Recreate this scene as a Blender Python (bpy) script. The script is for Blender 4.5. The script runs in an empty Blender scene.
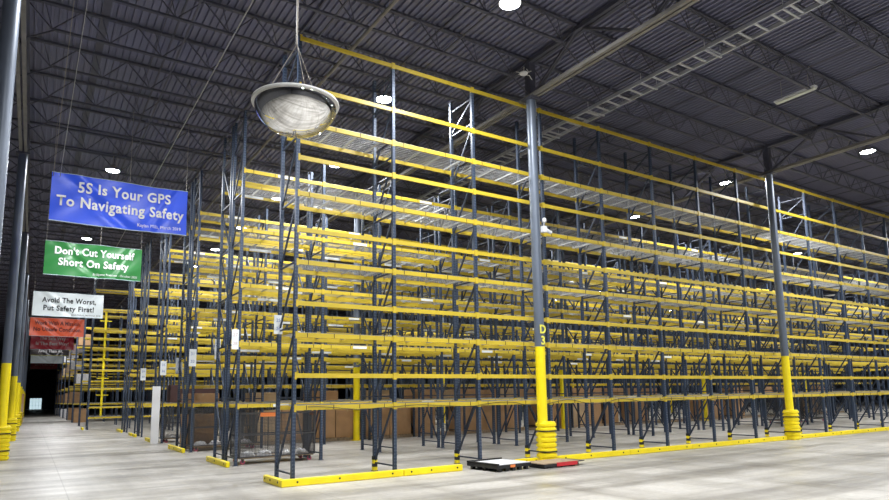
import bpy, math, random
from mathutils import Vector, Matrix
random.seed(7)
S = bpy.context.scene
COL = S.collection
PI = math.pi

# ------------------------------------------------------------------ materials
def mat(name, rgb=(.5,.5,.5), rough=.5, metal=0.0, noise=0.0, nscale=6.0, emit=None, estr=0.0, spec=None):
    m = bpy.data.materials.new(name); m.use_nodes = True
    nt = m.node_tree; b = nt.nodes['Principled BSDF']
    b.inputs['Base Color'].default_value = (*rgb, 1)
    b.inputs['Roughness'].default_value = rough
    b.inputs['Metallic'].default_value = metal
    if spec is not None: b.inputs['Specular IOR Level'].default_value = spec
    if noise > 0:
        tc = nt.nodes.new('ShaderNodeTexCoord'); n = nt.nodes.new('ShaderNodeTexNoise')
        n.inputs['Scale'].default_value = nscale; n.inputs['Detail'].default_value = 5
        r = nt.nodes.new('ShaderNodeValToRGB')
        r.color_ramp.elements[0].position = .3; r.color_ramp.elements[1].position = .7
        r.color_ramp.elements[0].color = (*[c*(1-noise) for c in rgb], 1)
        r.color_ramp.elements[1].color = (*[min(1, c*(1+noise)) for c in rgb], 1)
        nt.links.new(tc.outputs['Object'], n.inputs['Vector'])
        nt.links.new(n.outputs['Fac'], r.inputs['Fac'])
        nt.links.new(r.outputs['Color'], b.inputs['Base Color'])
    if emit:
        b.inputs['Emission Color'].default_value = (*emit, 1)
        b.inputs['Emission Strength'].default_value = estr
    return m

M = {}
M['yellow'] = mat('beam_yellow', (.60,.445,.035), .42, 0, .10, 1.3)
M['safety'] = mat('safety_yellow', (.93,.74,.01), .4, 0, .06, 3)
M['steel'] = mat('brace_blue_grey', (.028,.040,.068), .45, .2, .15, 4)
M['galv'] = mat('galvanised_wire', (.42,.42,.42), .45, .5)
M['galvbar'] = mat('galvanised_channel', (.50,.50,.50), .4, .4)
M['joist'] = mat('joist_paint', (.070,.072,.100), .6, 0, .15, 2)
M['deck'] = mat('roof_deck_paint', (.150,.152,.225), .62, .0, .10, .7)
M['girder'] = mat('girder_paint', (.19,.18,.165), .6, 0, .15, 3)
M['colgrey'] = mat('column_grey', (.13,.155,.20), .38, .2, .07, 2)
M['pipe'] = mat('galvanised_pipe', (.50,.50,.49), .35, .6)
M['tray'] = mat('tray_metal', (.50,.51,.55), .4, .4)
M['black'] = mat('black_plastic', (.012,.012,.013), .5)
M['band'] = mat('black_band', (.015,.015,.015), .6)
M['white'] = mat('white_plastic', (.75,.76,.78), .45)
M['label'] = mat('white_label', (.78,.82,.84), .5)
M['cage'] = mat('cage_dark_steel', (.07,.07,.075), .5, .3)
M['wood'] = mat('wood_board', (.36,.27,.18), .7, 0, .25, 9)
M['card'] = mat('cardboard', (.42,.25,.125), .75, 0, .13, 2.2)
M['card2'] = mat('cardboard_pale', (.46,.33,.20), .75, 0, .13, 2.2)
M['tape'] = mat('parcel_tape', (.42,.30,.17), .35)
M['red'] = mat('red_paint', (.55,.02,.03), .45)
M['pink'] = mat('pink_wheel', (.55,.12,.20), .5)
M['orange'] = mat('orange_label', (.9,.25,.06), .5)
M['wrap'] = mat('plastic_wrap', (.72,.72,.74), .25, 0, .15, 14)
M['wall'] = mat('wall_panel', (.10,.10,.11), .7, 0, .1, 1)
M['mirror'] = mat('mirror_acrylic', (.93,.93,.92), .035, 1.0)
M['rim'] = mat('mirror_rim', (.62,.62,.60), .4)
M['cable'] = mat('wire_rope', (.30,.27,.24), .5, .5)
M['rubber'] = mat('black_cable', (.012,.012,.012), .5)
M['hous'] = mat('lamp_housing', (.35,.35,.36), .4, .5)
M['lens'] = mat('lamp_lens', (.9,.9,.9), .4, emit=(.93,.97,1), estr=90)
M['lensoff'] = mat('lamp_lens_unlit', (.62,.64,.58), .4)
M['day'] = mat('daylight_glass', (.7,.8,.8), .3, emit=(.70,.92,1), estr=.8)
M['txtw'] = mat('white_lettering', (.95,.95,.95), .5)
M['txtk'] = mat('dark_lettering', (.02,.025,.03), .5)
M['txty'] = mat('yellow_lettering', (.85,.80,.10), .5)
M['txtb'] = mat('blue_lettering', (.16,.24,.52), .5)
M['txtr'] = mat('dark_red_lettering', (.13,.012,.01), .5)
M['txtp'] = mat('grey_pink_lettering', (.62,.50,.50), .5)
def cloth(n, c): return mat(n, c, .38, 0, .03, 2)
M['bblue'] = cloth('banner_blue', (.035,.115,.95))
M['bgreen'] = cloth('banner_green', (.03,.22,.05))
M['bwhite'] = cloth('banner_white', (.72,.78,.80))
M['bred'] = cloth('banner_orange_red', (.90,.13,.05))
M['bdark'] = cloth('banner_dark_red', (.40,.012,.03))
M['bblack'] = cloth('banner_black', (.01,.01,.012))
M['hem'] = mat('banner_hem', (.55,.68,.75), .5)
M['byel'] = mat('banner_yellow_hem', (.75,.72,.12), .5)

# punched upright steel: rows of teardrop slots, painted pale as if lit from behind, on the faces that look along the aisle
def upright_mat():
    m = mat('upright_punched_steel', (.034,.052,.092), .42, .25)
    nt = m.node_tree; b = nt.nodes['Principled BSDF']; L = nt.links.new
    def N(t, **k):
        n = nt.nodes.new(t)
        for a, v in k.items(): setattr(n, a, v)
        return n
    tc = N('ShaderNodeTexCoord'); sp = N('ShaderNodeSeparateXYZ'); L(tc.outputs['Object'], sp.inputs[0])
    def math_(op, a, b_=None, c=None):
        n = N('ShaderNodeMath', operation=op)
        for i, v in enumerate((a, b_, c)):
            if v is None: continue
            if isinstance(v, (int, float)): n.inputs[i].default_value = v
            else: L(v, n.inputs[i])
        return n.outputs[0]
    fz = math_('FRACT', math_('MULTIPLY', sp.outputs['Z'], 1/.0762))
    zh = math_('LESS_THAN', fz, .42)
    ax = math_('ABSOLUTE', sp.outputs['X'])
    dx = math_('ABSOLUTE', math_('SUBTRACT', ax, .019))
    xh = math_('LESS_THAN', dx, .0075)
    h = math_('MULTIPLY', zh, xh)
    mix = N('ShaderNodeMix', data_type='RGBA')
    L(h, mix.inputs['Factor'])
    mix.inputs['A'].default_value = (.034,.052,.092,1); mix.inputs['B'].default_value = (.12,.15,.20,1)
    L(mix.outputs['Result'], b.inputs['Base Color'])
    return m
M['upright'] = upright_mat()

def floor_mat():
    m = mat('polished_concrete', (.5,.5,.48), .45)
    nt = m.node_tree; b = nt.nodes['Principled BSDF']; L = nt.links.new
    tc = nt.nodes.new('ShaderNodeTexCoord')
    def noise(scale, sx, sy, det=5, ro=.55):
        mp = nt.nodes.new('ShaderNodeMapping'); mp.inputs['Scale'].default_value = (sx, sy, 1)
        L(tc.outputs['Object'], mp.inputs['Vector'])
        n = nt.nodes.new('ShaderNodeTexNoise'); n.inputs['Scale'].default_value = scale
        n.inputs['Detail'].default_value = det; n.inputs['Roughness'].default_value = ro
        L(mp.outputs['Vector'], n.inputs['Vector']); return n.outputs['Fac']
    def ramp(f, p0, c0, p1, c1):
        r = nt.nodes.new('ShaderNodeValToRGB'); e = r.color_ramp.elements
        e[0].position = p0; e[0].color = (*c0, 1); e[1].position = p1; e[1].color = (*c1, 1)
        L(f, r.inputs['Fac']); return r.outputs['Color']
    def mul(a, c, f=1.0):
        x = nt.nodes.new('ShaderNodeMix'); x.data_type = 'RGBA'; x.blend_type = 'MULTIPLY'
        x.inputs['Factor'].default_value = f; L(a, x.inputs['A']); L(c, x.inputs['B']); return x.outputs['Result']
    base = ramp(noise(.35, 1, 1), .3, (.43,.41,.375), .7, (.60,.575,.53))
    streak = ramp(noise(.5, .16, 1.5, 6, .65), .38, (.52,.51,.50), .56, (1,1,1))       # tyre-worn bands along the aisle fronts
    streak2 = ramp(noise(.9, 1.3, .12, 5, .6), .33, (.74,.73,.72), .55, (1,1,1))
    fine = ramp(noise(9, 1, 1, 8, .7), .3, (.76,.75,.74), .7, (1,1,1))
    c = mul(mul(mul(base, streak), streak2), fine)
    sp = nt.nodes.new('ShaderNodeSeparateXYZ'); L(tc.outputs['Object'], sp.inputs[0])
    def joint(o, per):
        a = nt.nodes.new('ShaderNodeMath'); a.operation = 'WRAP'; L(o, a.inputs[0]); a.inputs[1].default_value = per/2; a.inputs[2].default_value = -per/2
        d = nt.nodes.new('ShaderNodeMath'); d.operation = 'ABSOLUTE'; L(a.outputs[0], d.inputs[0])
        return ramp(d.outputs[0], .006, (.70,.69,.68), .016, (1,1,1))
    c = mul(c, joint(sp.outputs['X'], 4.01)); c = mul(c, joint(sp.outputs['Y'], 4.0))
    L(c, b.inputs['Base Color'])
    rr = ramp(noise(1.2, 1, 1), .3, (.30,.30,.30), .7, (.50,.50,.50)); L(rr, b.inputs['Roughness'])
    return m
M['floor'] = floor_mat()

# ------------------------------------------------------------------ mesh helpers
class MB:
    def __init__(s): s.v = []; s.f = []; s.mi = []; s.cur = 0
    def add(s, vs, fs):
        o = len(s.v); s.v += [tuple(v) for v in vs]
        for f in fs: s.f.append(tuple(i+o for i in f)); s.mi.append(s.cur)
        return s
    def box(s, x0,x1,y0,y1,z0,z1):
        vs = [(x,y,z) for z in (z0,z1) for y in (y0,y1) for x in (x0,x1)]
        return s.add(vs, [(0,2,3,1),(4,5,7,6),(0,1,5,4),(2,6,7,3),(0,4,6,2),(1,3,7,5)])
    def bbox(s, x0,x1,y0,y1,z0,z1, r=.01):               # box with chamfered vertical and top edges
        def ring(z, i): return [(x0+i+r,y0+i,z),(x1-i-r,y0+i,z),(x1-i,y0+i+r,z),(x1-i,y1-i-r,z),(x1-i-r,y1-i,z),(x0+i+r,y1-i,z),(x0+i,y1-i-r,z),(x0+i,y0+i+r,z)]
        vs = ring(z0+r, 0)+ring(z1-r, 0)+ring(z1, r)+ring(z0, r); fs = []
        for k in range(8):
            j = (k+1) % 8
            fs += [(k,j,8+j,8+k),(8+k,8+j,16+j,16+k),(24+k,24+j,j,k)]
        fs += [tuple(range(16,24)), tuple(reversed(range(24,32)))]
        return s.add(vs, fs)
    def bar(s, a, b, w, h=None, up=(0,0,1), caps=True):
        a = Vector(a); b = Vector(b); h = h or w; d = (b-a).normalized(); u = Vector(up)
        if abs(d.dot(u)) > .98: u = Vector((1,0,0))
        sx = d.cross(u).normalized(); uu = sx.cross(d)
        vs = [p + sx*i*w/2 + uu*j*h/2 for p in (a,b) for i,j in ((-1,-1),(1,-1),(1,1),(-1,1))]
        fs = [(0,4,5,1),(1,5,6,2),(2,6,7,3),(3,7,4,0)]
        if caps: fs += [(0,1,2,3),(4,7,6,5)]
        return s.add(vs, fs)
    def tube(s, pts, r, n=8, caps=True):
        pts = [Vector(p) for p in pts]; rings = []; prev = None
        for i, p in enumerate(pts):
            d = (pts[min(i+1,len(pts)-1)] - pts[max(i-1,0)]).normalized()
            u = prev if prev is not None else (Vector((0,0,1)) if abs(d.z) < .9 else Vector((1,0,0)))
            sx = d.cross(u).normalized(); uu = sx.cross(d).normalized(); prev = uu
            rr = r[i] if isinstance(r, (list,tuple)) else r
            rings.append([p + (sx*math.cos(t)+uu*math.sin(t))*rr for t in [2*PI*k/n for k in range(n)]])
        vs = [v for R in rings for v in R]; fs = []
        for i in range(len(pts)-1):
            for k in range(n):
                j = (k+1) % n; fs.append((i*n+k, i*n+j, (i+1)*n+j, (i+1)*n+k))
        if caps: fs += [tuple(reversed(range(n))), tuple(range((len(pts)-1)*n, len(pts)*n))]
        return s.add(vs, fs)
    def lathe(s, prof, n=24, sup=2.0, c=(0,0)):           # prof: (r,z); sup: superellipse exponent (2 = round)
        vs = []; fs = []
        for r, z in prof:
            for k in range(n):
                t = 2*PI*k/n; ct, st = math.cos(t), math.sin(t)
                q = (abs(ct)**sup+abs(st)**sup)**(-1/sup) if sup != 2 else 1
                vs.append((c[0]+r*q*ct, c[1]+r*q*st, z))
        for i in range(len(prof)-1):
            for k in range(n):
                j = (k+1) % n; fs.append((i*n+k, i*n+j, (i+1)*n+j, (i+1)*n+k))
        return s.add(vs, fs)
    def mesh(s, name, mats, smooth=False):
        me = bpy.data.meshes.new(name); me.from_pydata(s.v, [], s.f); me.update()
        if not isinstance(mats, (list,tuple)): mats = [mats]
        for m in mats: me.materials.append(m)
        if len(mats) > 1: me.polygons.foreach_set('material_index', s.mi)
        if smooth:
            me.polygons.foreach_set('use_smooth', [True]*len(me.polygons))
            try: me.set_sharp_from_angle(angle=math.radians(40))
            except Exception: pass
        return me
def link(name, me, parent=None, loc=(0,0,0), rz=0):
    o = bpy.data.objects.new(name, me); COL.objects.link(o)
    if parent: o.parent = parent
    o.location = loc; o.rotation_euler = (0,0,rz); return o
def thing(name, label, cat, loc=(0,0,0), rz=0, group=None, me=None):
    o = link(name, me, None, loc, rz); o['label'] = label; o['category'] = cat
    if group: o['group'] = group
    return o
def struct(name, me, loc=(0,0,0)):
    o = link(name, me, None, loc); o['kind'] = 'structure'; return o
TRIM = [0]
def trim(me, loc=(0,0,0)):
    TRIM[0] += 1; return struct('trim_%d' % TRIM[0], me, loc)

FONT = None
def text_mesh(txt, size, mats, xscale=1.0, align='CENTER', offset=0.0, extr=0.0, space=1.0):
    cu = bpy.data.curves.new('lettering', 'FONT'); cu.body = txt; cu.size = size; cu.align_x = align; cu.align_y = 'CENTER'
    cu.extrude = extr; cu.offset = offset; cu.space_character = space; cu.resolution_u = 3
    ob = bpy.data.objects.new('lettering', cu); COL.objects.link(ob)
    bpy.context.view_layer.update()
    me = bpy.data.meshes.new_from_object(ob.evaluated_get(bpy.context.evaluated_depsgraph_get()))
    bpy.data.objects.remove(ob); bpy.data.curves.remove(cu)
    me.materials.clear(); me.materials.append(mats)
    # text plane XY -> XZ, facing -Y
    for v in me.vertices: v.co = Vector((v.co.x*xscale, -v.co.z, v.co.y))
    me.name = 'lettering'
    return me

# ------------------------------------------------------------------ camera
def R(yaw, pitch, roll):
    cy, sy = math.cos(yaw), math.sin(yaw)
    f = Vector((sy*math.cos(pitch), cy*math.cos(pitch), math.sin(pitch)))
    r = Vector((cy,-sy,0)); u = r.cross(f)
    r2 = r*math.cos(roll)+u*math.sin(roll); u2 = -r*math.sin(roll)+u*math.cos(roll)
    return r2, u2, f
FPX, PYC, PXC = 631.73, 308.23, 445.65
r_, u_, f_ = R(math.radians(33.1859), math.radians(7.9035), math.radians(-.92656))
CAMP = Vector((-4.7226,-13.1729,1.7840))
cd = bpy.data.cameras.new('camera'); cam = bpy.data.objects.new('camera', cd); COL.objects.link(cam)
mw = Matrix(((r_.x,u_.x,-f_.x,CAMP.x),(r_.y,u_.y,-f_.y,CAMP.y),(r_.z,u_.z,-f_.z,CAMP.z),(0,0,0,1)))
cam.matrix_world = mw
cd.sensor_fit = 'HORIZONTAL'; cd.sensor_width = 36; cd.lens = FPX/889*36
cd.shift_x = (444.5-PXC)/889; cd.shift_y = (PYC-250)/889
cd.clip_end = 500; cd.clip_start = .05
S.camera = cam
def near(p): return (Vector(p)-CAMP).length

# ------------------------------------------------------------------ the shell
XW0, XW1, YW0, YW1, ZD = -17.6, 91.0, -30.0, 190.0, 11.32
COLX = [-17.4, -5.43, 6.65, 18.68, 30.7, 42.7, 54.7, 66.7, 78.7, 90.7]
struct('floor', MB().box(XW0,XW1,YW0,YW1,-.2,0).mesh('floor', M['floor']))
mb = MB(); p = .172; x = XW0; prof = []
while x < XW1:
    prof += [(x, 0), (x+.05, 0), (x+.062, .06), (x+.160, .06)]; x += p
n = len(prof)
vs = [(a, YW0, ZD+b) for a,b in prof] + [(a, YW1, ZD+b) for a,b in prof]
mb.add(vs, [(i, i+1, n+i+1, n+i) for i in range(n-1)])
struct('ceiling', mb.mesh('ceiling', M['deck']))
struct('wall_left', MB().box(XW0-.2,XW0,YW0,YW1,0,ZD+.1).mesh('wall', M['wall']))
struct('wall_right', MB().box(XW1,XW1+.2,YW0,YW1,0,ZD+.1).mesh('wall', M['wall']))
struct('wall_near', MB().box(XW0,XW1,YW0-.2,YW0,0,ZD+.1).mesh('wall', M['wall']))
# far wall with the open, daylit dock doorway at the end of the aisle
DX0, DX1, DH = -4.8, -2.1, 2.9
mb = MB().box(XW0,DX0,YW1,YW1+.2,0,ZD+.1).box(DX1,XW1,YW1,YW1+.2,0,ZD+.1).box(DX0,DX1,YW1,YW1+.2,DH,ZD+.1)
struct('wall_far', mb.mesh('wall', M['wall']))
w = struct('window_1', MB().box(DX0,DX1,YW1+.08,YW1+.12,.0,DH).mesh('pane', M['day']))
mb = MB()
for i in range(5): mb.box(DX0+i*(DX1-DX0)/4-.03, DX0+i*(DX1-DX0)/4+.03, YW1+.02,YW1+.07,0,DH)
for i in range(4): mb.box(DX0,DX1,YW1+.02,YW1+.07,i*DH/3-.03+.03,i*DH/3+.03)
link('window_frame', mb.mesh('window_frame', M['wall']), w)

# open web joists along X, one object per joist line; they share one mesh
def joist_mesh():
    mb = MB(); zt, zb = ZD-.055, ZD-.70
    for a, b in zip(COLX[:-1], COLX[1:]):
        for dy in (-.03,.03):
            mb.bar((a,dy,zt),(b,dy,zt),.045,.06)
        n = 10; w = (b-a)/n
        for dy in (-.022,.022): mb.bar((a+w*.55,dy,zb),(b-w*.55,dy,zb),.035,.05)
        for k in range(n):
            x0 = a+w*k; xm = a+w*(k+.5)
            xn = xm
            mb.bar((x0,0,zt),(xn,0,zb),.023,.023,caps=False); mb.bar((xn,0,zb),(x0+w,0,zt),.023,.023,caps=False)
            mb.bar((xn,0,zb),(xn-.18,0,zt),.014,.014,caps=False)
        mb.bar((a,0,ZD-1.15),(a+w*.55,0,zb),.03,.03); mb.bar((b,0,ZD-1.15),(b-w*.55,0,zb),.03,.03)
    return mb.mesh('joist', M['joist'])
jm = joist_mesh(); y = -.35-2.0*14
while y < YW1-.5:
    trim(jm, (0,y,0)); y += 2.0
# joist girders along Y on the column lines
def girder_mesh():
    mb = MB(); zb, zt = 10.13, ZD-.16
    mb.cur = 0
    for dx in (-.07,.07): mb.bar((dx,YW0,zb),(dx,YW1,zb),.09,.09)
    mb.cur = 1
    for dx in (-.07,.07): mb.bar((dx,YW0,zt),(dx,YW1,zt),.10,.10)
    y = -.35-24
    while y < YW1-2:
        for (ya, za, yb, zb_) in ((y,zb,y+1,zt),(y+1,zt,y+2,zb)):
            pass
        k = round((y+.35)/2)
        for dx in (-.035,.035):
            if k % 2 == 0: mb.bar((dx,y+.1,zb),(dx,y+1.9,zt),.05,.06); 
            else: mb.bar((dx,y+.1,zt),(dx,y+1.9,zb),.05,.06)
        y += 2
    return mb.mesh('girder', [M['girder'], M['joist']])
gm = girder_mesh()
for x in COLX[1:-1]: trim(gm, (x,0,0))
# horizontal bridging angles under the deck and over the joist bottom chords
bm_ = MB().box(-.02,.02,YW0,YW1,ZD-.11,ZD-.075).box(.08,.12,YW0,YW1,ZD-.70,ZD-.672).mesh('bridging', M['joist'])
for a, b in zip(COLX[:-1], COLX[1:]):
    for f in (.27,.5,.75): trim(bm_, (a+(b-a)*f,0,0))
bw = MB().box(-.09,.09,YW0,YW1,ZD-.012,ZD-.002).mesh('deck_band', M['joist'])  # narrow dark band along the deck underside, one per joist span
for a, b in zip(COLX[:-1], COLX[1:]): trim(bw, (a+(b-a)*.14,0,0)); 

# sprinkler branch pipes on hangers
def pipe(x, z, r, label, m='pipe'):
    t = thing('sprinkler_pipe', label, 'pipe', (x,0,z))
    link('pipe_run', MB().tube([(0,YW0+.3,0),(0,YW1-.3,0)], r, 8).mesh('pipe_run', M[m], True), t)
    if z < ZD-.7:
        hm = MB().bar((0,0,0),(0,0,ZD-.70-z),.012).mesh('hanger_rod', M['joist'])
        for k in range(16): link('hanger_rod', hm, t, (0,-14.30+4*k,0))
pipe(-1.12, ZD-.76, .016, 'thin pale pipe running back under the roof beside the dome mirror')
pipe(1.55, ZD-.80, .045, 'thick dull sprinkler main under the roof above the first bay of racking', 'girder')
pipe(-2.45, ZD-.08, .012, 'faint thin pipe tight under the roof over the aisle of banners', 'joist')

# ladder cable tray
t = thing('cable_tray', 'pale metal ladder cable tray hung under the roof across the racking', 'cable tray', (9.0,0,10.38))
for xx in (0,.6): link('side_rail', MB().box(xx-.02,xx+.02,-22,60,-.05,.05).mesh('side_rail', M['tray']), t)
rg = MB().box(.02,.58,-.03,.03,-.035,-.005).mesh('rung', M['tray'])
y = -9.0; k = 0
while k < 95: link('rung', rg, t, (0,y,0)); y += .42; k += 1
mb = MB()
while y < 60: mb.box(.02,.58,y-.03,y+.03,-.035,-.005); y += .42
o = link('rung', mb.mesh('rung_far', M['tray']), t); o['kind'] = 'stuff'
hm = MB().bar((-.035,0,-.07),(-.035,0,.24),.012).bar((.635,0,-.07),(.635,0,.24),.012).box(-.06,.66,-.025,.025,-.085,-.05).mesh('trapeze_hanger', M['tray'])
for k in range(35): link('trapeze_hanger', hm, t, (0,-10.35+2*k,0))

# ------------------------------------------------------------------ columns and their guards
def column_me(short=False):
    mb = MB(); r = .135; n = 20
    def ring(z0, z1, rr=r):
        vs = []; 
        for z in (z0, z1):
            vs += [(rr*math.cos(2*PI*k/n), rr*math.sin(2*PI*k/n), z) for k in range(n)]
        mb.add(vs, [(k,(k+1)%n,n+(k+1)%n,n+k) for k in range(n)])
    mb.cur = 0; ring(3.05, 10.08)
    mb.cur = 1; ring(0, 3.05)
    mb.cur = 2; mb.box(-.2,.2,-.2,.2,10.04,10.07); mb.box(-.14,.14,-.24,.24,10.07,10.10); mb.box(-.11,.11,-.10,.10,10.10,ZD-.1)
    return mb.mesh('column', [M['colgrey'], M['safety'], M['joist']], True)
cme = column_me()
bp = MB().box(-.2,.2,-.2,.2,0,.02).mesh('base_plate', M['safety'])
def column(x, y, label, group=None):
    t = thing('building_column', label, 'column', (x,y,0), 0, group)
    link('shaft', cme, t); link('base_plate', bp, t); return t
gp = []
z = 0
gp.append((.212,0)); 
for k in range(8):
    z0 = k*1.06/8; gp += [(.208,z0+.012),(.24,z0+.034),(.24,z0+.098),(.208,z0+.122)]
gp += [(.215,1.06),(.205,1.075),(.142,1.075),(.142,.95)]
gme = MB().lathe(gp, 28, 3.2).mesh('column_guard', M['safety'], True)
sme = MB().lathe([(.236,0),(.246,.004),(.246,.036),(.236,.04)], 28, 3.2).mesh('strap', M['black'], True)
def guard(x, y, label, group=None):
    t = thing('column_guard', label, 'column guard', (x,y,0), 0, group)
    link('sleeve', gme, t)
    for z in (.28,.81): link('strap', sme, t, (0,0,z))
def lettering(parent, txt, size, m, loc, rz=0, **k):
    return link('lettering', text_mesh(txt, size, m, **k), parent, loc, rz)
c = column(6.65,-.37,'grey round column with yellow foot in front of the racking, nearest the middle, marked D 3')
for ch, z in (('D',3.50),('3',3.20)): lettering(c, ch, .32, M['txty'], (.0,-.145,z), math.radians(4), offset=.008, extr=.004)
link('conduit', MB().tube([(.17,.02,3.1),(.17,.02,10.4),(.10,.0,10.75),(-.25,-.15,10.85)], .016, 8).mesh('conduit', M['pipe'], True), c)
guard(6.76,-.37,'yellow ribbed column guard with two black straps behind the pair of floor platforms')
c = column(18.68,-.37,'grey round column with yellow foot in front of the racking, towards the right edge')
for ch, z in (('D',3.50),('4',3.20)): lettering(c, ch, .32, M['txty'], (.12,-.09,z), math.radians(50), offset=.008, extr=.004)
guard(18.72,-.37,'yellow ribbed column guard with two black straps on the rail line at right')
for i, (y, s) in enumerate(((-.35,'nearest camera, cut off by the left edge of the view'),(11.55,'second in the left row, first with its guard in view'),(23.5,'third in the left row, behind the second'),(35.5,'fourth in the left row'),(47.5,'fifth in the left row'),(59.5,'sixth in the left row'),(71.5,'seventh in the left row'),(83.5,'eighth in the left row'),(95.5,'last of the left row by the far doorway'))):
    column(-5.43, y, 'grey column with yellow foot, '+s, 'columns along the left of the aisle')
    if i > 0 and i < 6: guard(-5.41, y, 'yellow ribbed column guard around the '+('','second','third','fourth','fifth','sixth')[i]+' column on the left of the aisle', 'column guards on the left of the aisle')
c = column(6.85,11.52,'yellow-footed column marked 3 standing inside the racking before the brown boxes')
lettering(c, '3', .40, M['txty'], (0,-.145,3.28), 0, offset=.008, extr=.004)
for (x, y) in ((18.68,11.52),(30.7,11.52),(30.7,-.37),(42.7,11.52),(18.68,23.12),(30.7,23.12),(42.7,23.12),(6.65,35.05)):
    column(x, y, 'grey building column rising between two back-to-back rack rows' if y > 0 else 'grey building column at the rack front beyond the right edge', 'columns standing among the racks')

# camera cluster on the middle column, light bracket at its head
t = thing('security_camera', 'small white security camera bracketed to the middle grey column', 'camera', (6.91,-.45,6.28))
link('housing', MB().bbox(-.11,.02,-.09,.05,-.08,.10,.012).mesh('housing', M['white'], True), t)
link('camera_body', MB().tube([(0,-.05,-.0),(.17,-.07,-.07)], .05, 12).mesh('camera_body', M['white'], True), t)
link('dome_cap', MB().lathe([(.0,.36),(.03,.355),(.055,.32),(.06,.28),(.06,.235),(.0,.23)],14).mesh('dome_cap', M['white'], True), t)
link('arm', MB().tube([(-.02,0,.1),(-.02,0,.25)], .015, 6).mesh('arm', M['pipe'], True), t)
t = thing('wireless_antenna', 'pale flat antenna with splayed arms on a bracket at the middle column head', 'antenna', (6.2,-.62,10.62))
mb = MB()
for k in range(5):
    a = 2*PI*k/5+.3; mb.tube([(0,0,0),(.22*math.cos(a),.22*math.sin(a),.02+.05*(k%2))], .012, 6)
link('arms', mb.mesh('arms', M['pipe'], True), t); link('body', MB().lathe([(0,.03),(.1,.03),(.12,0),(.1,-.03),(0,-.03)],12).mesh('body', M['white'], True), t)
link('cord', MB().tube([(.05,.02,0),(.3,.1,.06),(.55,.2,-.05),(.62,.24,-.5),(.62,.24,-1.0)], .012, 6).mesh('cord', M['white'], True), t)

# ------------------------------------------------------------------ pallet racking
B, D, PW = 2.44, 1.11, .08
def frame_mesh(H, mirror=False):
    mb = MB()
    for y0 in (0, D-PW):
        mb.box(-.038,.038,y0,y0+PW,0.012,H)
        mb.box(-.065,.065,y0-.02,y0+PW+.02,0,.012)
    return mb.mesh('upright_frame', M['upright'])
def brace_mesh(H, mirror=False):
    mb = MB(); zs = [.2,1.8,3.33,4.77,6.23,7.68,9.1]
    if H < 9: zs = [z for z in zs if z < H-.2]
    f = (lambda y: D-y) if mirror else (lambda y: y)
    for z in zs: mb.bar((0,PW,z),(0,D-PW,z),.035,.035)
    if H > 9: mb.bar((0,PW,H-.3),(0,D-PW,H-.3),.035,.035)
    for a, b in zip(zs, zs[1:]+[min(H-.25, zs[-1]+1.3)]):
        if b-a < .5: continue
        mb.bar((0,f(D-PW),a+.06),(0,f(PW),b-.12),.035,.045)
    return mb.mesh('brace', M['steel'])
def beam_mesh(h, front=True):
    mb = MB(); s = 1 if front else -1
    def bx(x0,x1,y0,y1,z0,z1):
        y0, y1 = sorted((s*y0, s*y1)); mb.box(x0,x1,y0,y1,z0,z1)
    bx(.045,B-.045,.012,.052,-h/2,h/2-.02)
    bx(.045,B-.045,.012,.030,h/2-.02,h/2)                    # stepped upper lip
    for x0 in (0,B-.045): bx(x0,x0+.045,-.007,.054,-.085,.075)
    return mb.mesh('beam', M['yellow'])
def deck_mesh(fine=True):
    mb = MB(); y0, y1 = .03, D-.03; x0, x1 = .06, B-.06; zz = .062
    mb.cur = 0; w = .0055
    ys = 10 if fine else 5
    for i in range(ys+1):
        y = y0+(y1-y0)*i/ys; mb.bar((x0,y,zz),(x1,y,zz),w if fine else .009,caps=False)
    xs = 40 if fine else 18
    for i in range(xs+1):
        x = x0+(x1-x0)*i/xs; mb.bar((x,y0,zz+w),(x,y1,zz+w),w if fine else .009,caps=False)
    mb.cur = 1
    for i in range(4):
        x = B*(i+.5)/4+.02*(i-1.5); mb.box(x-.018,x+.018,y0,y1,zz-.036,zz-.006)
        if fine:
            mb.cur = 2; mb.box(x-.006,x+.006,.002,.012,-.045,.055); mb.cur = 1
    return mb.mesh('wire_deck', [M['galv'], M['galvbar'], M['band']])
FR = {}
def frames(H, mir):
    k = (H, mir)
    if k not in FR: FR[k] = (frame_mesh(H), brace_mesh(H, mir))
    return FR[k]
BEAMF, BEAMR = beam_mesh(.10), beam_mesh(.10, False)
BEAMT = beam_mesh(.095)
DECKF, DECKC = deck_mesh(True), deck_mesh(False)
LABEL = MB().box(B/2-.23,B/2+.23,.003,.011,-.04,.035).mesh('label', M['label'])
LABELR = MB().box(B/2-.35,B/2+.35,-.066,-.0535,-.04,.04).mesh('label', M['label'])
PGY = MB()
for k, z in enumerate((0,.085,.17,.255)):
    PGY.cur = k % 2; PGY.box(-.052,.052,-.012,PW+.012,z+.012,z+.097)
PGM = PGY.mesh('post_protector', [M['safety'], M['band']])

def transform_join(items, mats_of):
    """joins (mesh, offset) pairs into one MB"""
    mb = MB()
    for me, off in items:
        o = len(mb.v)
        mb.v += [(v.co.x+off[0], v.co.y+off[1], v.co.z+off[2]) for v in me.vertices]
        for pl in me.polygons: mb.f.append(tuple(i+o for i in pl.vertices)); mb.mi.append(pl.material_index)
    return mb.mesh('far_'+items[0][0].name, mats_of)

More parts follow.
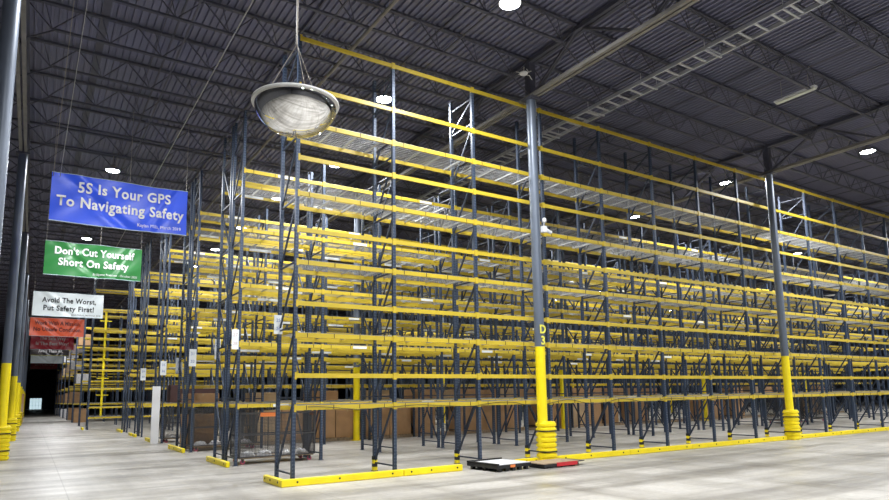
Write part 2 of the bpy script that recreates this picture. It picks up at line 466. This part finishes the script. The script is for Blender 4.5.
def rack(X0, nb, Y, levels, label, H=10.12, mirror=False, first=False, beamcap=90, deckcap=70, coarse=False):
    """levels: list of (z, has_rear_and_deck). mirror: its face is on the far side."""
    t = thing('pallet_rack', label, 'pallet rack', (X0,Y,0), 0, 'pallet racks')
    for n in range(nb+1):
        fm, brm = frames(H if (first or n == 0) else 9.02, mirror)
        f = link('upright_frame', fm, t, (n*B,0,0)); link('brace', brm, f)
        if first and n > 0: link('post_protector', PGM, f, (0,D-PW,0))
    bl = []; dl = []
    for n in range(nb):
        for li, (z, full) in enumerate(levels):
            top = first and li == 0
            bl.append((near((X0+(n+.5)*B, Y, z)), (n*B,0,z), BEAMT if top else BEAMF, li))
            if full:
                bl.append((near((X0+(n+.5)*B, Y+D, z))+1, (n*B,D,z), BEAMR, li))
                dl.append((near((X0+(n+.5)*B, Y, z)), (n*B,0,z)))
    bl.sort(key=lambda q: q[0]); dl.sort(key=lambda q: q[0])
    for d, loc, me, li in bl[:beamcap]:
        b = link('beam', me, t, loc)
        if me is BEAMF and not first and not mirror and d < 36 and (round(loc[0]/B)+li) % 2 == 0: link('label', LABEL, b)
        if me is BEAMR and (mirror or (first and li == len(levels)-1)) and d < 34: link('label', LABELR, b, (.3*((li%3)-1),0,0))
    for d, loc in dl[:deckcap]: link('wire_deck', DECKC if (coarse or d > 34) else DECKF, t, loc)
    if len(bl) > beamcap:
        o = link('beam', transform_join([(q[2], q[1]) for q in bl[beamcap:]], [M['yellow']]), t); o['kind'] = 'stuff'
    if len(dl) > deckcap:
        o = link('wire_deck', transform_join([(DECKC, q[1]) for q in dl[deckcap:]], [M['galv'], M['galvbar'], M['band']]), t); o['kind'] = 'stuff'
    return t

L1 = [(10.06,0),(8.89,0),(8.02,1),(7.18,0),(6.34,1),(5.51,0),(4.77,1),(3.85,0),(3.15,1),(2.27,0),(1.58,1)]
L2 = [(8.3,1),(6.55,1),(4.95,1),(3.3,1),(1.6,1)]
L5 = [(8.3,1),(6.65,1),(4.95,1),(3.3,1),(2.27,1),(1.6,1)]
rack(0, 14, 0, L1, 'frontmost yellow and blue-grey pallet rack row behind the yellow floor rail, eleven levels high', first=True, beamcap=96)
ordn = ['second','third','fourth','fifth','sixth','seventh','eighth','ninth','tenth','eleventh','twelfth','thirteenth','fourteenth','fifteenth','sixteenth','seventeenth','eighteenth','nineteenth']
L4 = [(8.5,1),(7.55,0),(6.65,1),(5.85,0),(4.95,1),(3.3,1),(1.6,1)]
rows = [(4.52,18,0,L2),(5.82,18,1,L2),(10.22,22,0,L4),(11.72,22,1,L5),(16.05,24,0,L2),(17.35,24,1,L2),(21.82,26,0,L2),(23.32,26,1,L2),(27.6,26,0,L2),(28.9,26,1,L2)]
extra = {0:'holding a mesh cart in its first bay',3:'loaded with brown cardboard boxes low down',4:'with a tall white board at its end'}
k = 0
for y, nb, mir, lv in rows:
    rack(.02 if y > 4 else 0, nb, y, lv, '%s pallet rack row back from the front%s' % (ordn[k], ', '+extra[k] if k in extra else ''), mirror=bool(mir), coarse=y > 15); k += 1
LF = [(9.1,1),(7.8,1),(6.4,1),(5.2,1),(3.8,1),(2.6,1),(1.4,1),(.75,1)]
rack(-1.55, 20, 33.75, LF, '%s pallet rack row back, its end reaching further into the banner aisle' % ordn[k], mirror=False, coarse=True); k += 1
fy = 41.5
while fy < 112 and k < len(ordn):
    rack(-1.55, 5, fy, L2, '%s pallet rack row back, one of the dark far ones along the banner aisle' % ordn[k], coarse=True); k += 1
    fy += 9.5

# ------------------------------------------------------------------ floor guard rails
def rail_me(L):
    mb = MB(); mb.bbox(.004,L-.004,-.05,.05,0,.15,.012)
    return mb.mesh('guard_rail', M['safety'], True)
def bolt_me():
    return MB().lathe([(.0,.012),(.02,.012),(.022,0)],8).mesh('bolt', M['band'])
BOLT = bolt_me()
def rail(x, y, L, rz, label, group):
    t = thing('floor_guard_rail', label, 'guard rail', (x,y,0), rz, group)
    link('rail_bar', rail_me(L), t)
    for f in (.12, .45, .9):
        o = link('bolt', BOLT, t, (L*f,-.049,.085)); o.rotation_euler = (PI/2,0,0)
    return t
seg = [(-.37,2.83,'first from the corner at the near rack end'),(2.47,1.62,'second from the corner, stopping at the black platform'),(5.75,.72,'short piece between platform and column guard'),
       (7.10,2.9,'first right of the middle column guard'),(10.0,2.9,'second right of the middle column guard'),(12.9,2.75,'third right of the middle column guard'),(15.65,2.74,'last before the right column guard'),
       (19.05,2.9,'first right of the right column guard'),(21.95,2.9,'second right of the right column guard'),(24.85,2.9,'third right of the right column guard'),(27.75,2.9,'beyond the right edge of the view')]
for x, L, s in seg: rail(x, -.30, L, 0, 'yellow floor rail along the rack front, '+s, 'yellow rails along the rack front')
rail(-.32, .85, 1.09, -PI/2, 'short yellow floor rail turning the corner at the near rack end', 'yellow rails across rack ends')
for y0, L, s in ((4.3,2.3,'across the second and third rack rows'),(10.1,2.7,'across the fourth and fifth rack rows'),(16.0,2.6,'at the white board on the sixth rack row'),(21.9,.9,'across the eighth rack row'),(23.4,.9,'across the ninth rack row'),(27.6,2.3,'across the tenth rack row')):
    rail(-.24, y0+L, L, -PI/2, 'yellow floor rail '+s+' end', 'yellow rails across rack ends')
rail(-1.8, 34.9, 1.2, -PI/2, 'yellow floor rail at the end of the rack reaching into the aisle', 'yellow rails across rack ends')

# ------------------------------------------------------------------ location placards on rack ends
def placard(x, y, z, w, h, a, b, label, m):
    t = thing('location_sign', label, 'sign', (x,y,z), 0, 'location placards on rack ends')
    link('plate', MB().bbox(-w/2,w/2,-.006,.006,-h/2,h/2,.002).mesh('plate', M['label']), t)
    for s, dz in ((a,h*.22),(b,-h*.22)): lettering(t, s, h*.24, m, (0,-.009,dz), 0, extr=.001)
placard(-.05,1.01,3.47,.20,.44,'25','26','white placard with blue numbers on the rear post of the frontmost rack',M['txtb'])
placard(-.10,4.49,3.42,.19,.55,'27','28','white placard with mauve numbers on the second rack row end',M['txtp'])
placard(.02,6.95,3.32,.17,.62,'29','30','narrow white placard on the far post of the third rack row end',M['txtb'])
placard(-.05,10.19,3.25,.24,.60,'31','32','pale blue-white placard on the fourth rack row end',M['txtb'])
placard(.0,12.86,3.1,.24,.6,'33','34','white placard on the fifth rack row end',M['txtb'])
placard(-.05,16.02,3.15,.24,.6,'35','36','white placard on the sixth rack row end above the white board',M['txtb'])
placard(-.05,21.79,3.1,.24,.6,'39','40','white placard on the eighth rack row end',M['txtb'])
# tall white board at the end of the sixth row
thing('white_board', 'tall narrow white board standing on end by the sixth rack row', 'board', (-.28,16.0,0), .12, None,
      MB().bbox(-.16,.16,-.02,.02,0,2.38,.006).mesh('white_board', M['white']))

# ------------------------------------------------------------------ cardboard boxes on the fifth row
def box_me(w, d, h, m):
    mb = MB(); mb.bbox(-w/2,w/2,-d/2,d/2,0,h,.008)
    return mb.mesh('carton', m)
def tape_me(w, d, h):
    return MB().box(-.03,.03,-d/2-.002,d/2+.002,h-.1,h+.002).mesh('tape', M['tape'])
for lvl, zz, hh in ((0,.13,1.22),(1,1.68,.44)):
    n = 0; x = .12
    while x < 50:
        w = random.choice((1.05,1.12,1.17)); h = hh-random.random()*.10
        post = math.floor((x-.02+w+.05)/B) > math.floor((x-.02)/B+1e-6)
        if post and lvl > -1:
            x = .02+B*math.ceil((x-.02)/B)+.07
            if x > 50: break
        gap = random.random()
        if (lvl == 2 and gap < .45) or gap < .04 or (x > 21 and gap < .5): x += w+.03; continue
        me = box_me(w, .95, h, M['card'] if random.random() < .8 else M['card2'])
        t = thing('cardboard_box', ('large plain brown cardboard box on the floor under the fifth rack row','low brown cardboard box on the lowest deck of the fifth rack row','brown cardboard box on the second deck of the fifth rack row')[lvl], 'cardboard box', (x+w/2, 12.30, zz), 0,
              ('brown boxes at floor level behind the rows','brown boxes on the lowest deck','brown boxes on the second deck')[lvl], None)
        link('carton', me, t); link('tape', tape_me(w,.95,h), t)
        x += w+.03
# pallets under floor level boxes
pm = MB()
for i in range(7): pm.box(-.55+i*.17,-.55+i*.17+.10,-.48,.48,.105,.125)
for yy in (-.44,0,.44): pm.box(-.55,.57,yy-.04,yy+.04,.015,.105)
pm.box(-.55,.57,-.48,-.38,0,.015); pm.box(-.55,.57,.38,.48,0,.015)
PAL = pm.mesh('wooden_pallet', M['wood'])
for i in range(20):
    for s in (.64,1.80):
        x = .02+i*B+s
        if x > 50: continue
        thing('wooden_pallet', 'wooden pallet under the large brown boxes of the fifth rack row', 'pallet', (x,12.30,0), 0, 'pallets under the brown boxes', PAL)

# goods on the far racks by the aisle end and the stack beside the left columns
CH = {}
for yy in (51.0,60.5,70.0,79.5,89.0,98.5):
    for n in range(1):
        for zz, hh in ((0,1.2),(1.68,1.1),(3.38,1.1),(5.03,1.1),(6.73,1.0)):
            for s in (.62,):
                if random.random() < .2: continue
                key = (random.randint(0,2), hh)
                if key not in CH: CH[key] = box_me(1.05, .95, hh*(1-.12*key[0]), (M['card'],M['card2'],M['wrap'])[key[0]])
                thing('palletised_load', ('brown','pale tan','white-wrapped')[key[0]]+' boxed load on a dark far rack beside the banner aisle', 'boxed load', (-1.55+n*B+s, yy+.56, zz), 0, ('brown','tan','wrapped')[key[0]]+' loads on the far racks', CH[key])
for i, (zz, m, s) in enumerate(((0,'card','bottom'),(.85,'card2','middle'),(1.7,'card','top'))):
    thing('stacked_carton', 'brown carton, %s of the stack right of the left columns' % s, 'carton', (-5.45,54.0,zz), 0, 'cartons stacked beside the left columns', box_me(.55,1.2,.85,M[m]))

# ------------------------------------------------------------------ mesh carts
def cart(x, y, L, W, H, label, wrap=True, orange=False):
    t = thing('mesh_cart', label, 'cart', (x,y,0), 0, 'wire mesh carts in the racks')
    fr = MB(); zb = .20
    for xx in (0,L):
        for yy in (0,W): fr.bar((xx,yy,zb),(xx,yy,H),.035)
    for zz in (zb,(zb+H)/2,H):
        for yy in (0,W): fr.bar((0,yy,zz),(L,yy,zz),.03)
        for xx in (0,L): fr.bar((xx,0,zz),(xx,W,zz),.03)
    fr.bar((L/2,0,zb),(L/2,0,H),.025); fr.bar((L/2,W,zb),(L/2,W,H),.025)
    link('cart_frame', fr.mesh('cart_frame', M['cage']), t)
    def grid(nx, a, b, c):
        g = MB(); a = Vector(a); b = Vector(b); ln = (b-a).length; k = int(ln/.04)
        for i in range(1,k): p_ = a+(b-a)*i/k; g.bar((p_.x,p_.y,zb),(p_.x,p_.y,H),.0055,caps=False)
        k2 = int((H-zb)/.04)
        for i in range(1,k2): zz = zb+(H-zb)*i/k2; g.bar((a.x,a.y,zz),(b.x,b.y,zz),.0055,caps=False)
        return g.mesh('mesh_side', M['cage'])
    for a, b in (((0,0,0),(L,0,0)),((0,W,0),(L,W,0)),((0,0,0),(0,W,0)),((L,0,0),(L,W,0))): link('mesh_side', grid(0,a,b,0), t)
    link('floor_board', MB().box(.02,L-.02,.02,W-.02,zb-.05,zb-.015).mesh('floor_board', M['wood']), t)
    wm = MB(); wm.tube([(0,-.022,.065),(0,.022,.065)], .065, 14)
    wm = wm.mesh('wheel', M['pink'], True); fk = MB().box(-.03,.03,-.035,-.027,.05,zb-.05).box(-.03,.03,.027,.035,.05,zb-.05).box(-.04,.04,-.04,.04,zb-.06,zb-.05).mesh('caster_fork', M['cage'])
    for xx in (.12,L-.12):
        for yy in (.1,W-.1):
            f = link('caster_fork', fk, t, (xx,yy,0)); link('wheel', wm, f)
    if orange: link('label_strip', MB().box(.55,1.05,-.026,-.018,H-.09,H+.02).mesh('label_strip', M['orange']), t); link('label_strip', MB().box(L+.018,L+.026,.1,.5,H-.09,H+.02).mesh('label_strip', M['orange']), t)
    if wrap:
        for i in range(4):
            mb = MB(); rr = random.Random(i+int(x*10)); nu, nv = 12, 7; vs = []
            for v in range(nv):
                ph = PI/2*v/(nv-1)
                for u in range(nu):
                    th = 2*PI*u/nu; q = 1+.35*(rr.random()-.5)
                    vs.append((.23*q*math.cos(th)*math.cos(ph), .20*q*math.sin(th)*math.cos(ph), .14*q*math.sin(ph)))
            fs = [(v*nu+u, v*nu+(u+1)%nu, (v+1)*nu+(u+1)%nu, (v+1)*nu+u) for v in range(nv-1) for u in range(nu)]
            mb.add(vs, fs); me = mb.mesh('plastic_wrap', M['wrap'])
            thing('plastic_wrap', 'crumpled ball of clear-white plastic wrap lying in a mesh cart', 'plastic wrap', (x+.3+i*(L-.6)/3, y+.3+.1*(i%2), zb-.012), i, 'crumpled plastic in the carts', me)
cart(.16,4.72,2.16,.92,1.38,'long mesh cart with pink wheels and orange strip in the second rack row', True, True)
cart(.12,10.42,2.2,.85,1.42,'mesh cart with white plastic inside at the end of the fourth rack row', True)
cart(.12,16.2,2.2,.85,1.42,'mesh cart in the sixth rack row end bay behind the white board', True)
for i, x in enumerate((30.0,32.2)):
    cart(.02+B*(12+i)+.12,5.95,2.15,.85,1.40,('left','right')[i]+' one of two dark mesh carts under the racks near the right edge', False)
for i, (x, m) in enumerate(((.75,'txtr'),(1.75,'txtr'))):
    thing('dark_carton', ('left','right')[i]+' dark maroon carton on the lowest deck of the sixth rack row end bay', 'carton', (x,16.6,1.69), 0, None, box_me(.9,.85,.75,mat('maroon_card',(.05,.02,.018),.7)))

# ------------------------------------------------------------------ the two floor platforms
t = thing('floor_platform', 'black low platform with white top standing in the gap of the yellow rail', 'platform', (4.47,-1.20,0), .09)
mb = MB()
mb.bbox(0,1.13,0,1.10,.075,.155,.008); mb.box(0,1.13,1.04,1.10,.155,.20); mb.box(0,.07,0,1.10,.155,.19)
mb.box(0,.06,0,1.10,.155,.175)
link('body', mb.mesh('body', M['black']), t)
link('white_top', MB().box(.09,1.11,.03,1.03,.155,.168).mesh('white_top', M['white']), t)
ft = MB().bbox(0,.09,0,.10,0,.076,.006).mesh('foot', M['black'])
for i in range(5):
    for yy in (.01,.5,.95): link('foot', ft, t, (.07+i*.22,yy,0))
link('warning_label', MB().box(.42,.58,-.006,.0,.085,.145).mesh('warning_label', M['orange']), t)
t = thing('floor_platform', 'low black platform with brown wooden top and red edge before the column guard', 'platform', (5.74,-1.40,0), .03)
link('body', MB().bbox(0,1.18,0,.68,.03,.105,.006).mesh('body', M['black']), t)
link('wooden_top', MB().box(-.04,1.18,.0,.69,.106,.13).mesh('wooden_top', M['wood']), t)
link('red_edge', MB().box(.42,1.12,-.012,.0,.035,.125).mesh('red_edge', M['red']), t)
link('ramp_lip', MB().add([(1.185,0,.10),(1.185,.68,.10),(1.52,.66,.09),(1.52,.12,.09),(1.185,0,.125),(1.185,.68,.125),(1.52,.66,.105),(1.52,.12,.105)],[(0,1,2,3),(4,7,6,5),(0,3,7,4),(1,5,6,2),(2,6,7,3),(0,4,5,1)]).mesh('ramp_lip', M['cage']), t)
ft = MB().box(0,.12,.05,.6,0,.031).mesh('skid', M['black'])
for xx in (.06,.54,.98): link('skid', ft, t, (xx,0,0))

# black cable draped along the lowest front beam
pts = []
for i in range(90):
    x = .3+i*.17; ph = (x % 2.0)/2.0
    pts.append((x, -.022, 1.585+.05*math.sin(x*2.6)-.05*math.sin(PI*ph)))
t = thing('loose_cable', 'thin black cable drooping along the lowest front beam of the frontmost rack', 'cable', (0,0,0), 0, None, MB().tube(pts, .009, 6).mesh('cable', M['rubber'], True))

# ------------------------------------------------------------------ dome mirror
mx, my, mz = -2.02, -5.5, 5.63
t = thing('dome_mirror', 'large round convex dome mirror hung over the rack corner', 'mirror', (mx,my,mz))
a = .535; cdep = .41; prof = []
for i in range(25):
    th = PI/2*i/24; prof.append((max(.0005, a*math.sin(th)), -cdep*math.cos(th)))
link('dome', MB().lathe(prof, 64).mesh('dome', M['mirror'], True), t)
link('rim', MB().lathe([(a-.012,-.004),(a+.028,-.012),(a+.034,.004),(a+.028,.02),(a-.012,.02),(a-.012,-.004)], 64).mesh('rim', M['rim'], True), t)
link('backing', MB().lathe([(a-.01,.016),(.3,.018),(.0005,.018)], 48).mesh('backing', M['rim']), t)
mb = MB()
for k in range(3):
    an = 2*PI*k/3+.4; mb.tube([(.5*math.cos(an),.5*math.sin(an),.02),(0,0,.85)], .006, 6)
link('sling_wire', mb.mesh('sling_wire', M['cable']), t)
link('hanging_chain', MB().tube([(0,0,.85),(0,0,ZD-mz-.02)], .013, 6).mesh('hanging_chain', M['cable'], True), t)

# ------------------------------------------------------------------ banners
def banner(y, z0, h, m, lines, label, W=3.66, x0=-4.6, hem=None, seed=0, sag=0):
    t = thing('safety_banner', label, 'banner', (x0,y,z0), 0, 'safety banners over the aisle')
    rr = random.Random(seed); A = [(rr.uniform(.8,2.2), rr.uniform(0,6), rr.uniform(-1.6,1.6)) for _ in range(4)]
    def dy(x, z):
        e = min(x, W-x)/W*2
        v = 0
        for f, ph, sl in A: v += .022*math.sin(f*2*(x+sl*z)+ph)
        v += .035*math.sin(9*(x*.75+z*1.0))*math.exp(-((x-.9)-(1.15-z)*.9)**2/.18)
        v += .022*math.sin(14*(x-z*.6))*math.exp(-((x-3.1)-(1.15-z)*-.4)**2/.10)
        return v
    mb = MB(); nx, nz = 72, 24; vs = []
    for s in (0, .004):
        for j in range(nz+1):
            for i in range(nx+1):
                x = W*i/nx; z = h*j/nz; vs.append((x, dy(x,z)+s, z - (.03*math.sin(PI*i/nx*3)**2 if j == nz else 0)*sag))
    q = (nx+1)*(nz+1); fs = []
    for j in range(nz):
        for i in range(nx):
            k_ = j*(nx+1)+i; fs.append((k_,k_+1,k_+nx+2,k_+nx+1)); fs.append((q+k_,q+k_+nx+1,q+k_+nx+2,q+k_+1))
    for i in range(nx): fs += [(i,q+i,q+i+1,i+1),(nz*(nx+1)+i,nz*(nx+1)+i+1,q+nz*(nx+1)+i+1,q+nz*(nx+1)+i)]
    for j in range(nz): fs += [(j*(nx+1),(j+1)*(nx+1),q+(j+1)*(nx+1),q+j*(nx+1)),(j*(nx+1)+nx,q+j*(nx+1)+nx,q+(j+1)*(nx+1)+nx,(j+1)*(nx+1)+nx)]
    mb.add(vs, fs); link('sheet', mb.mesh('sheet', m, True), t)
    hp = [(W*i/40, dy(W*i/40, 0)-.004, .008) for i in range(41)]
    link('hem', MB().tube(hp, .014, 6).mesh('hem', hem or M['hem']), t)
    link('top_hem', MB().tube([(W*i/40, dy(W*i/40, h)-.004, h-.008) for i in range(41)], .009, 6).mesh('top_hem', hem or M['hem']), t)
    for (s, size, size_w, cx, cz, mm, kw) in lines:
        cz *= 1.15; size *= 1.08
        me = text_mesh(s, size, mm, **kw)
        xs_ = [v.co.x for v in me.vertices]; wd = max(xs_)-min(xs_); mid = (max(xs_)+min(xs_))/2
        for v in me.vertices: v.co.x = (v.co.x-mid)*size_w/wd
        for v in me.vertices:
            X = v.co.x+cx; Z = v.co.z+cz; v.co = Vector((X, dy(X,Z)-.03+v.co.y, Z))
        link('lettering', me, t)
    mb = MB()
    for xx in (.04, W*.55, W-.04): mb.bar((xx,dy(xx,h),h-.03),(xx,0,ZD-z0-.70),.010)
    link('hanging_wire', mb.mesh('hanging_wire', M['cable']), t)
    return t
BK = dict(offset=.010)
banner(7.49,6.89,1.45,M['bblue'],[('5S Is Your GPS',.40,2.50,1.92,.93,M['txtw'],dict(offset=.012,space=1.1)),('To Navigating Safety',.40,3.42,1.86,.53,M['txtw'],dict(offset=.012,space=1.1)),('Kaylan Mills, March 2019',.135,1.22,2.88,.15,M['txtw'],dict(xscale=.95))],
       'large blue banner reading 5S Is Your GPS To Navigating Safety', seed=1)
banner(17.33,7.03,1.45,M['bgreen'],[("Don't Cut Yourself",.40,3.0,1.86,.92,M['txtw'],dict(offset=.013,space=1.06)),('Short On Safety',.40,2.65,1.83,.50,M['txtw'],dict(offset=.013,space=1.08)),('Bridgette Freeman - October 2021',.125,1.7,2.65,.14,M['txtw'],{})],
       "green banner reading Don't Cut Yourself Short On Safety", seed=2, x0=-4.6)
banner(30.77,6.85,1.45,M['bwhite'],[('Avoid The Worst,',.40,2.80,1.85,.84,M['txtk'],dict(offset=.012,space=1.08)),('Put Safety First!',.40,2.62,1.85,.42,M['txtk'],dict(offset=.012,space=1.08)),('Janice Nelson, November 2018',.12,1.55,2.75,.12,M['txtk'],{})],
       'white banner reading Avoid The Worst, Put Safety First!', x0=-4.95, seed=3)
banner(44.26,6.84,1.43,M['bred'],[('Work With A Mission,',.38,3.05,1.83,.88,M['txtr'],dict(offset=.012,space=1.05)),('No Unsafe Condition.',.38,3.2,1.85,.46,M['txtr'],dict(offset=.012,space=1.05))],
       'orange-red banner reading Work With A Mission, No Unsafe Condition.', x0=-5.1, seed=4)
banner(60.35,6.94,1.45,M['bdark'],[('The Safe Way',.40,2.2,1.83,.95,M['txtp'],dict(offset=.012,space=1.08)),('Is The Best Way!',.40,2.75,1.83,.50,M['txtp'],dict(offset=.012,space=1.08))],
       'dark red banner reading The Safe Way Is The Best Way!', x0=-5.05, seed=5)
banner(69.6,6.93,1.45,M['bblack'],[('Avoid Them All.',.42,2.3,1.9,.42,M['txtw'],dict(offset=.012,space=1.08))],
       'black banner with a yellow lower edge reading Avoid Them All.', x0=-5.05, seed=6, hem=M['byel'])
banner(85.8,6.9,1.25,M['bwhite'],[('Always Being Accident Free',.26,2.9,1.83,.9,M['txtk'],{})],'pale banner hanging far down the aisle under the black one', x0=-5.0, seed=7)
banner(104,6.9,1.25,M['bdark'],[('Safety Is Our Goal',.28,2.6,1.83,.6,M['txtp'],{})],'farthest dark red banner down the aisle', x0=-5.0, seed=8)

for i, ((x0, y0), (x1, y1, z1), m, c_) in enumerate((((-4.45,1.65),(-4.56,7.46,8.21),'cable','brown'),((-4.2,1.65),(-4.40,7.46,8.21),'pipe','pale'))):
    thing('tie_rope', c_+' tie rope slanting from the roof down to the top corner of the blue banner', 'rope', (0,0,0), 0, None, MB().tube([(x0,y0,ZD-.71),(x1,y1,z1)], .008, 6).mesh('tie_rope', M[m]))
t = thing('yellow_post', 'yellow post with short arms standing inside the rack that juts into the banner aisle', 'post', (-.80,34.3,0))
link('shaft', MB().bar((0,0,.85),(0,0,7.7),.12).mesh('shaft', M['safety']), t)
am = MB().bar((-.35,0,0),(.35,0,0),.06).mesh('arm', M['safety'])
for z in (2.2,3.3,4.6,5.9,7.1): link('arm', am, t, (0,0,z))

# ------------------------------------------------------------------ lamps
lm_h = MB().lathe([(.0,.16),(.10,.16),(.12,.10),(.22,.06),(.26,.0),(.26,-.03),(.24,-.03),(.235,.0),(.0,.0)], 20).mesh('housing', M['hous'], True)
lm_l = MB().lathe([(.23,-.012),(.12,-.028),(.0005,-.032)], 20).mesh('lens', M['lens'], True)
LIGHT = bpy.data.lights.new('lamp_light', 'AREA'); LIGHT.shape = 'DISK'; LIGHT.size = .45; LIGHT.energy = 620; LIGHT.color = (.96,.98,1.0); LIGHT.spread = math.radians(170)
def lamp(x, y, z, label, group='high bay lamps'):
    t = thing('high_bay_lamp', label, 'lamp', (x,y,z), 0, group)
    link('housing', lm_h, t); link('lens', lm_l, t)
    link('hanger', MB().tube([(0,0,.15),(0,0,ZD-z-.72 if z < ZD-.9 else ZD-z-.02)], .01, 6).mesh('hanger', M['cable']), t)
    o = link('light', LIGHT, t, (0,0,-.045))
LZ = 10.59
named = [((3.83,-2.96),'brightest lamp at the top edge of the view above the frontmost rack'),((3.57,2.67),'lamp glaring beside the upper beams just right of the dome mirror'),
         ((4.5,8.42),'lamp seen between upper beams below the dome mirror'),((20.93,-2.93),'lamp under the roof at upper right'),((19.55,1.96),'lamp above the racks left of the right column'),
         ((20.3,7.49),'lamp between beams right of the middle column'),((-2.6,13.3),'lamp shining just above the blue banner'),((-2.68,25.53),'lamp shining just above the green banner')]
for (x, y), lb in named: lamp(x, y, LZ, lb)
far = 'small lamp under the roof far off or beyond the frame, above the rack aisles'
for x in (3.9,19.9,36.4,53.0):
    for y in (-19.6,-14.1,-8.6,-3.1,2.3,7.9,13.6,19.2,24.8,30.4):
        if x < 20 and -5 < y < 10: continue
        lamp(x, y, LZ, far)
for y in (-22,-11,.2,37.0,49.5,62.0,75.0):  # unseen lamps, mostly added to light the banners and the far racks
    lamp(-2.65, y, LZ, 'small unseen lamp under the roof over the banner aisle')
t = thing('strip_light', 'unlit white strip light fixture under the roof at upper right', 'strip light', (14.1,-3.9,10.62))
link('housing', MB().bbox(-.09,.09,-.62,.62,0,.06,.01).mesh('housing', M['white']), t)
link('tube_cover', MB().bbox(-.075,.075,-.60,.60,-.05,.0,.015).mesh('tube_cover', M['lensoff']), t)
link('hanger', MB().bar((0,-.4,.06),(0,-.4,ZD-10.62-.1),.01).bar((0,.4,.06),(0,.4,ZD-10.62-.1),.01).mesh('hanger', M['cable']), t)

# ------------------------------------------------------------------ world and view
w = bpy.data.worlds.new('world'); S.world = w; w.use_nodes = True
w.node_tree.nodes['Background'].inputs['Color'].default_value = (.5,.55,.65,1)
w.node_tree.nodes['Background'].inputs['Strength'].default_value = .02
S.view_settings.view_transform = 'Standard'; S.view_settings.look = 'None'
S.view_settings.gamma = 1; S.view_settings.use_curve_mapping = False
S.view_settings.exposure = .0
S.cycles.max_bounces = 8; S.cycles.diffuse_bounces = 4; S.cycles.sample_clamp_indirect = 6
